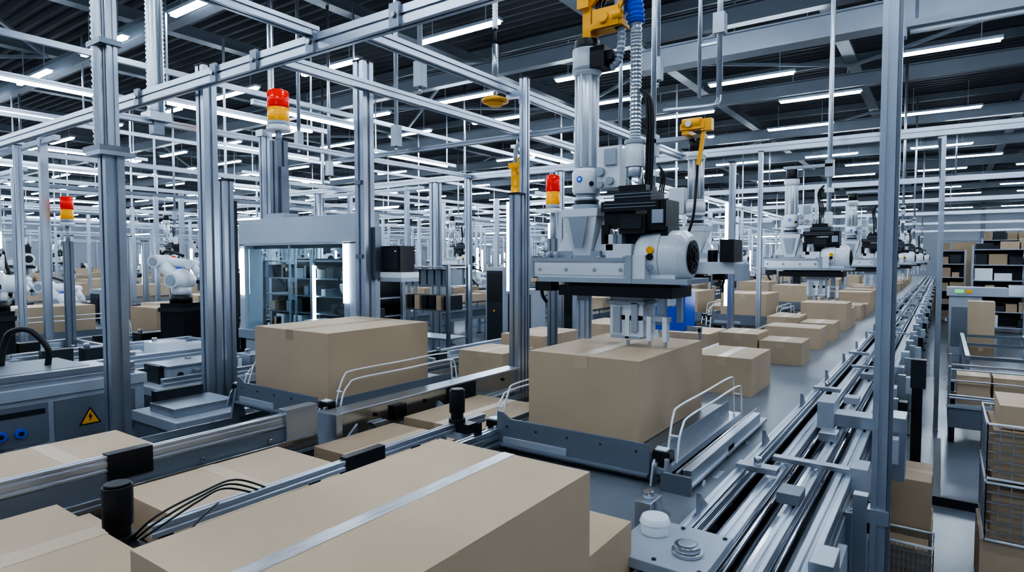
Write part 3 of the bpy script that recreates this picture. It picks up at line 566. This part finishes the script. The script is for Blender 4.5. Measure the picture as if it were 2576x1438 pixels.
# ---------------------------------------------------------------- left machine benches
def bench(x0,x1,y0,y1,z,m=GREY,top=None):
    b=B(); b.box(x0,x1,y0,y1,.12,z-.08,m); b.box(x0-.02,x1+.02,y0-.02,y1+.02,z-.08,z,top or LGREY); b.box(x0+.05,x1-.05,y0+.05,y1-.05,0,.12,DARK)
    n=max(1,int((y1-y0)/.7))
    for k in range(n):
        a=y0+(y1-y0)*k/n; c=y0+(y1-y0)*(k+1)/n
        b.box(x1,x1+.008,a+.03,c-.03,.18,z-.12,LGREY if k%2 else GREY); b.box(x1+.008,x1+.02,c-.1,c-.08,z*.45,z*.45+.12,DARK)
    return b
def clutter(b,x0,x1,y0,y1,z,n,seed):
    random.seed(seed)
    b.extr((x1-.06,y0+.05,z+.04),(x1-.06,y1-.05,z+.04),.06,.08,ALU); b.extr((x0+.1,y0+.05,z+.06),(x0+.1,y1-.05,z+.06),.06,.12,ALU)
    for k in range(n):
        y=y0+.1+(y1-y0-.5)*k/max(1,n-1); w=random.uniform(.1,.3); h=random.uniform(.05,.18); x=random.uniform(x0+.15,x1-.45)
        m=random.choice([DARK,GREY,ALU,WHITE,BLACK]); b.box(x,x+w,y,y+random.uniform(.1,.35),z,z+h,m)
        if k%2: b.cyl((x+w/2,y+.05,z+h),(x+w/2,y+.05,z+h+.05),.03,STEEL,12)
        if k%3==0: b.bar((x0+.1,y+.3,z+.1),(x1-.06,y+.3,z+.1),.05,.04,ALU)
b=bench(-6.7,-5.62,.6,2.5,1.22,LGREY); b.box(-5.612,-5.598,.9,1.30,.94,1.06,DARK)
b.box(-5.612,-5.60,1.36,1.80,.80,1.10,GREY); b.box(-5.612,-5.600,1.84,2.42,.78,1.10,GREY)
for y in (1.50,1.62): b.cyl((-5.60,y,.90),(-5.575,y,.90),.036,BLUE,20); b.cyl((-5.575,y,.90),(-5.57,y,.90),.018,DARK,16)
b.box(-5.602,-5.597,1.45,1.78,1.02,1.06,DARK)
b.prism([(2.00,.87),(2.16,.87),(2.08,1.01)],'x',-5.60,-5.597,BLACK); b.prism([(2.017,.879),(2.143,.879),(2.08,.992)],'x',-5.597,-5.5955,YEL)
b.prism([(2.085,.968),(2.065,.928),(2.078,.930),(2.072,.892),(2.098,.94),(2.084,.937)],'x',-5.5955,-5.594,BLACK)
b.extr((-5.7,.65,1.27),(-5.7,2.45,1.27),.08,.1,ALU); b.box(-6.6,-5.9,1.0,2.2,1.22,1.30,GREY)
b.done('machine_cabinet',bevel=.006)
b=bench(-7.9,-6.9,1.6,4.1,1.1); clutter(b,-7.9,-6.9,1.6,4.1,1.1,7,1); b.done('machine_bench',bevel=.005)
b=bench(-5.45,-4.75,2.35,2.95,.95); b.box(-5.3,-4.9,2.4,2.9,.95,1.02,ALU); b.box(-5.38,-5.30,2.45,2.85,.95,1.1,DARK); b.done('machine_bench',bevel=.006)
b=bench(-6.55,-5.88,2.75,4.2,1.0); clutter(b,-6.55,-5.88,2.75,4.2,1.0,4,2); b.box(-6.35,-6.0,2.9,3.6,1.0,1.16,LGREY); b.box(-6.37,-5.98,2.88,3.62,1.16,1.18,ALU); b.cyl((-6.0,3.0,1.08),(-5.98,3.0,1.08),.03,DARK,12); b.cyl((-6.0,3.5,1.08),(-5.98,3.5,1.08),.02,DARK,12); b.done('machine_bench',bevel=.005)
b=bench(-9.75,-8.3,1.6,4.9,1.0); clutter(b,-9.75,-8.3,1.6,4.9,1.0,7,3); b.done('machine_bench',bevel=.005)
b=bench(-5.2,-4.72,4.8,8.6,.95); clutter(b,-5.2,-4.65,4.8,8.6,.95,6,4); b.done('machine_bench',bevel=.005)
place('robot_arm',AM,(-8.62,4.35,1.002),rz=.4,scale=.95)
place('robot_arm',AM,(-9.05,2.42,1.002),rz=-.3,scale=.95)
b=B(); b.tube([(-6.45,1.75,1.3),(-6.45,1.8,1.55),(-6.3,1.9,1.6),(-6.2,2.0,1.45),(-6.2,2.0,1.3)],.025,BLACK,10,6); b.done('black_cable_loop')
beacon(-9.55,3.35,2.68,.075,.34,.25,1.0); beacon(-9.05,5.15,2.68,.06,.27,.2,0); beacon(-3.21,5.31,2.70,.07,.33,.3,0,pw=1.1); beacon(-12.8,6.3,1.95,.07,.3,.2,0); beacon(-10.05,7.3,1.9,.06,.26,.2,0)
place('box_carriage',CM,(-10.95,2.75,1.102),scale=1.25); riser(-10.95,2.8,.95,1.0,1.5)
random.seed(5)
def cabinet(x,y,h,w=.5,d=.4,m=DARK):
    b=B(); b.box(x,x+w,y,y+d,0.05,h,m); b.box(x+.03,x+w-.03,y-.01,y,.12,h-.08,GREY if m is DARK else DARK); b.box(x+.05,x+w-.05,y-.015,y-.01,h*.6,h-.15,BLACK); b.box(x+.02,x+w-.02,y+.02,y+d-.02,0,.05,BLACK)
    b.cyl((x+w*.5,y-.015,h*.5),(x+w*.5,y-.03,h*.5),.02,random.choice([YEL,RED,BLUE,GRN]),10); b.done('control_cabinet')
for (x,y,h) in [(-9.6,6.4,2.0),(-5.9,8.3,1.7),(-6.2,10.2,1.9),(-5.6,11.6,1.8),(-8.7,11.4,2.0),(-12.4,6.9,1.9),(-15.5,9.6,2.1),(-5.6,14.7,2.0)]:
    cabinet(x,y,h,m=random.choice([DARK,GREY,LGREY]))
b=B()
for x in (-7.6,-6.4):
    for y in (7.4,7.9): b.extr((x,y,0),(x,y,2.1),.05,.05,ALU)
for z in (.9,1.35,1.75,2.05): b.box(-7.6,-6.4,7.4,7.9,z,z+.02,ALU)
for k in range(7): b.box(-7.52+.16*k,-7.40+.16*k,7.45,7.85,1.77,2.02,GREY); b.box(-7.5+.16*k,-7.4+.16*k,7.45,7.8,1.37,1.6,random.choice([DARK,WHITE,CARD]))
b.done('storage_rack')
b=B()
b.prism([(-2.92,1.36),(-2.42,1.36),(-2.42,1.9),(-2.55,1.9),(-2.58,1.72),(-2.70,1.72),(-2.74,1.86),(-2.84,1.86),(-2.86,1.6),(-2.92,1.56)],'y',6.95,6.98,BLUE)
b.box(-2.45,-2.42,6.98,7.3,1.36,1.8,BLUE)
for x in (-3.14,-2.26): b.box(x-.015,x+.015,6.98,7.02,.84,1.40,ALU)
b.box(-3.16,-2.24,6.98,7.02,1.36,1.42,ALU); b.done('blue_guard_panel')
b=B(); b.box(-3.5,-3.2,9.0,9.05,1.35,1.62,BLUE); b.box(-3.24,-3.18,9.02,9.06,0,1.36,ALU); b.done('blue_guard_panel')
# ---------------------------------------------------------------- background lines
random.seed(21)
RX=[-6.9,-10.75,-13.6,-16.8,-20.4,-24.5,-29,-34.5,-41,-49,-58,-67]
for r,X in enumerate(RX):
    ys={0:12.3,1:2.2}.get(r,max(2.5,abs(X)*.2)); ye=min(68,ys+58)
    conveyor('belt_conveyor',X-.5,X+.5,ys,ye,.95,det=False,step=2.4,guard=r<5)
    cb=B(); y=ys+(.8 if r!=1 else 2.6)
    if r==1: cb.box(-11.30,-10.6,2.95,4.05,1.11,1.5,CARD)
    while y<ye-2:
        dx,dy,dz=random.choice([(.8,1.0,.4),(.7,.7,.32),(.9,1.1,.45),(.6,.8,.28)])
        if random.random()<.62:
            x=X-dx/2; m=random.choice([CARD,CARD,CARD2]); cb.box(x,x+dx,y,y+dy,.95,.95+dz-.004,m); cb.box(x,x+dx/2-.004,y,y+dy,.95+dz-.004,.95+dz,m); cb.box(x+dx/2+.004,x+dx,y,y+dy,.95+dz-.004,.95+dz,m)
        y+=dy+random.choice([.1,.4,1.4])*(1+r*.06)
    cb.done('cardboard_box_row')
    fb=B(); Xr=X-1.0; zt=3.75+.1*(r%2)
    E=fb.bar; y=ys+1.0
    E((Xr,ys,zt),(Xr,ye,zt),.07,.08,ALU)
    if r%2==0: E((Xr+1.9,ys+1,zt-.3),(Xr+1.9,ye,zt-.3),.05,.06,ALD)
    k=0
    while y<ye:
        for x in (Xr,Xr+1.9):
            E((x,y,0),(x,y,zt-.05),.09,.09,ALU)
        if k%2==0: E((Xr-1.5,y,zt-.1),(Xr+2.4,y,zt-.1),.07,.07,ALU)
        if k%2==0: fb.box(Xr+.05,Xr+.09,y-.05,y+.03,1.6,2.6,LED2)
        if k%3==1: fb.box(Xr+1.9-.02,Xr+1.9+.02,y-.02,y+.02,zt,6.9,ALU)
        if k%4==2: fb.box(Xr+.3,Xr+1.6,y-.03,y+.03,zt-.5,zt-.46,LED2)
        y+=3.1+.3*(r%3); k+=1
    fb.done('aluminium_safety_frame')
    y=ys+2.0; k=0
    while y<min(ye,ys+34):
        t=(k+r)%4
        if t==0: place('gantry_robot',RM2,(X,y,2.02))
        elif t in (1,3):
            place('robot_arm',AM,(X-1.45,y,.5),rz=random.uniform(-1,1)); pb=B(); pb.box(X-1.75,X-1.15,y-.3,y+.3,0,.5,LGREY); pb.box(X-1.78,X-1.12,y-.33,y+.33,.46,.5,GREY); pb.done('robot_plinth')
        else: cabinet(X+1.05,y,random.uniform(1.4,2.0),w=.4,m=random.choice([GREY,LGREY,DARK]))
        y+=2.9; k+=1
b=B()
for y in (26,44): b.bar((-70,y,4.9),(8,y,4.9),.08,.10,ALU)
for x in (-9.6,-15,-22,-30,-40,-52): b.bar((x,2 if x>-10 else 4,5.0),(x,66,5.0),.06,.08,ALU)
for x in range(-66,8,6):
    for y in (26,44): b.cyl((x+.3,y,4.95),(x+.3,y,7.15),.025,ALU,8)
b.done('overhead_strut_grid')
b=B()
for y in (14.3,19.3,25,32,41):
    b.bar((-6,y,3.7),(4,y,3.7),.08,.10,ALU)
    for x in (-2.195,-.05,-5.0,3.4): b.bar((x,y,0),(x,y,3.65),.07,.07,ALU)
for x in (-.05,-5.0): b.bar((x,9.5,3.75),(x,45,3.75),.07,.08,ALU)
b.done('aluminium_gantry_frame')
# ---------------------------------------------------------------- right side aisle
def shelf(x0,x1,y,zt,name='storage_shelf'):
    b=B()
    n=max(1,round((x1-x0)/1.1))
    for k in range(n+1):
        x=x0+(x1-x0)*k/n
        for yy in (y,y+.6): b.box(x-.025,x+.025,yy-.025,yy+.025,0,zt,ALU)
    z=.15
    while z<zt:
        b.box(x0,x1,y,y+.6,z,z+.03,LGREY)
        x=x0+.06
        while x<x1-.3:
            w=random.uniform(.2,.45); h=random.uniform(.15,.36)
            if random.random()<.85: b.box(x,x+w,y+.03,y+.5,z+.03,z+.03+h,random.choice([CARD,CARD2,CARD2,DARK,DARK,WHITE]))
            x+=w+.04
        z+=.46
    b.box(x0,x1,y+.6,y+.61,.1,zt,DARK)
    b.done(name)
shelf(.75,3.2,23,2.6); shelf(-.1,.65,26.2,2.5); shelf(3.6,7,25,2.8); shelf(1.3,6,31,3.0)
random.seed(9)
for (x,y,z,dx,dy,dz) in [(.45,15.2,0,.42,.5,.45),(.45,15.2,.45,.42,.5,.9),(.3,20.5,0,.5,.6,.6),(.2,28,0,.9,.8,1.0),(.25,28,1.0,.8,.8,.9),(.3,28,1.9,.7,.7,.9),(-.25,30,0,.4,.8,1.0),(1.9,19,0,.8,.7,.7),(-.28,5.03,0,.27,.48,.34),(-.27,5.03,.34,.25,.47,.33),(.24,4.85,0,.7,.6,.42)]:
    carton(x,x+dx,y,y+dy,z,z+dz,random.choice('xy'),m=random.choice([CARD,CARD2]))
def wirecrate(x0,x1,y0,y1,z0,z1):
    b=B(); r=.006
    for z in (z0+.008,z1): 
        b.tube([(x0,y0,z),(x1,y0,z),(x1,y1,z),(x0,y1,z),(x0,y0,z)],.009,WHITE,6)
    n=11
    for k in range(n+1):
        t=k/n
        for a in ((x0+(x1-x0)*t,y0),(x0+(x1-x0)*t,y1),(x0,y0+(y1-y0)*t),(x1,y0+(y1-y0)*t)): b.box(a[0]-r/2,a[0]+r/2,a[1]-r/2,a[1]+r/2,z0,z1,ALU)
    for k in range(1,6):
        z=z0+(z1-z0)*k/6; 
        b.box(x0,x1,y0-r/2,y0+r/2,z,z+r,ALU); b.box(x0,x1,y1-r/2,y1+r/2,z,z+r,ALU); b.box(x0-r/2,x0+r/2,y0,y1,z,z+r,ALU); b.box(x1-r/2,x1+r/2,y0,y1,z,z+r,ALU)
    b.box(x0+.03,x1-.03,y0+.03,y1-.03,z0+.01,z0+(z1-z0)*.88,CARD2); b.done('wire_mesh_crate')
wirecrate(.26,.95,4.82,5.5,.43,.80); wirecrate(.26,.95,4.82,5.5,.82,1.17); carton(.32,.8,4.9,5.4,1.135,1.28); wirecrate(-.29,.0,4.72,4.99,0.01,.34)
b=B(); b.box(-.17,-.10,5.67,5.74,0,1.38,BLACK); b.box(-.20,-.07,5.64,5.77,0,.03,BLACK); b.box(-.18,-.08,5.65,5.76,1.2,1.42,DARK); b.done('black_stand')
b=B(); b.box(-.02,.9,6.6,6.66,.0,.08,DARK); b.box(-.02,.04,6.66,8.8,0,.08,DARK); b.box(.5,.9,6.66,6.7,.0,.06,DARK); b.done('floor_barrier_rail')
b=B(); b.box(.10,1.7,9.0,9.9,.18,.42,GREY); b.box(.08,1.72,8.98,9.92,.42,.46,LGREY); b.extr((.1,8.97,.56),(1.7,8.97,.56),.05,.05,ALU)
for x in (.14,.9,1.64):
    for y in (9.05,9.85): b.box(x-.03,x+.03,y-.03,y+.03,0,.6,DARK)
b.bar((.1,9.95,.8),(1.7,9.95,.8),.03,.03,ALU)
for x in (.12,.9,1.66): b.box(x-.015,x+.015,9.93,9.96,.4,.95,ALU)
b.bar((.1,9.0,.88),(1.7,9.0,.88),.015,.015,ALU); b.bar((.1,9.0,.75),(1.7,9.0,.75),.015,.015,ALU); b.box(.09,.12,8.98,9.02,.46,.92,ALU); b.box(1.68,1.71,8.98,9.02,.46,.95,ALU)
b.done('side_roller_table',bevel=.004)
carton(.18,.5,9.12,9.6,.462,.80); carton(.53,.86,9.12,9.6,.462,.80); carton(.96,1.4,9.12,9.6,.462,.8)
b=B()
for x in (.35,1.3,2.2): b.bar((x,11.5,.7),(x,15.0,.7),.06,.08,ALU); [b.box(x-.03,x+.03,y-.03,y+.03,0,.7,ALU) for y in (11.6,13.4,14.9)]
for y in (11.6,13.4,14.9): b.bar((.35,y,.7),(2.2,y,.7),.05,.05,ALD)
b.box(.35,2.2,11.5,15.0,.3,.32,ALD)
b.done('roller_table')
b=B(); b.box(.15,.75,17.3,17.8,.0,1.35,LGREY); b.box(.1,1.2,17.25,17.85,1.35,1.55,LGREY); b.box(.25,.42,17.23,17.25,1.42,1.50,GRN); b.box(.46,.56,17.23,17.25,1.42,1.50,YEL); b.box(.2,.7,17.29,17.3,.2,1.1,GREY); b.done('control_console',bevel=.006)
# ---------------------------------------------------------------- world + camera
w=bpy.data.worlds.new('world'); S.world=w; w.use_nodes=True; w.node_tree.nodes['Background'].inputs[0].default_value=(.5,.6,.75,1); w.node_tree.nodes['Background'].inputs[1].default_value=.3
cam=bpy.data.cameras.new('camera'); co=bpy.data.objects.new('camera',cam); S.collection.objects.link(co); S.camera=co
cam.sensor_width=36; cam.lens=1549/2576*36; cam.clip_start=.05; cam.clip_end=300
co.location=(0,0,2.2); co.rotation_euler=(math.radians(90-2.55),0,math.radians(34.93))
S.view_settings.view_transform='AgX'; S.view_settings.look='AgX - High Contrast'; S.view_settings.exposure=0.4
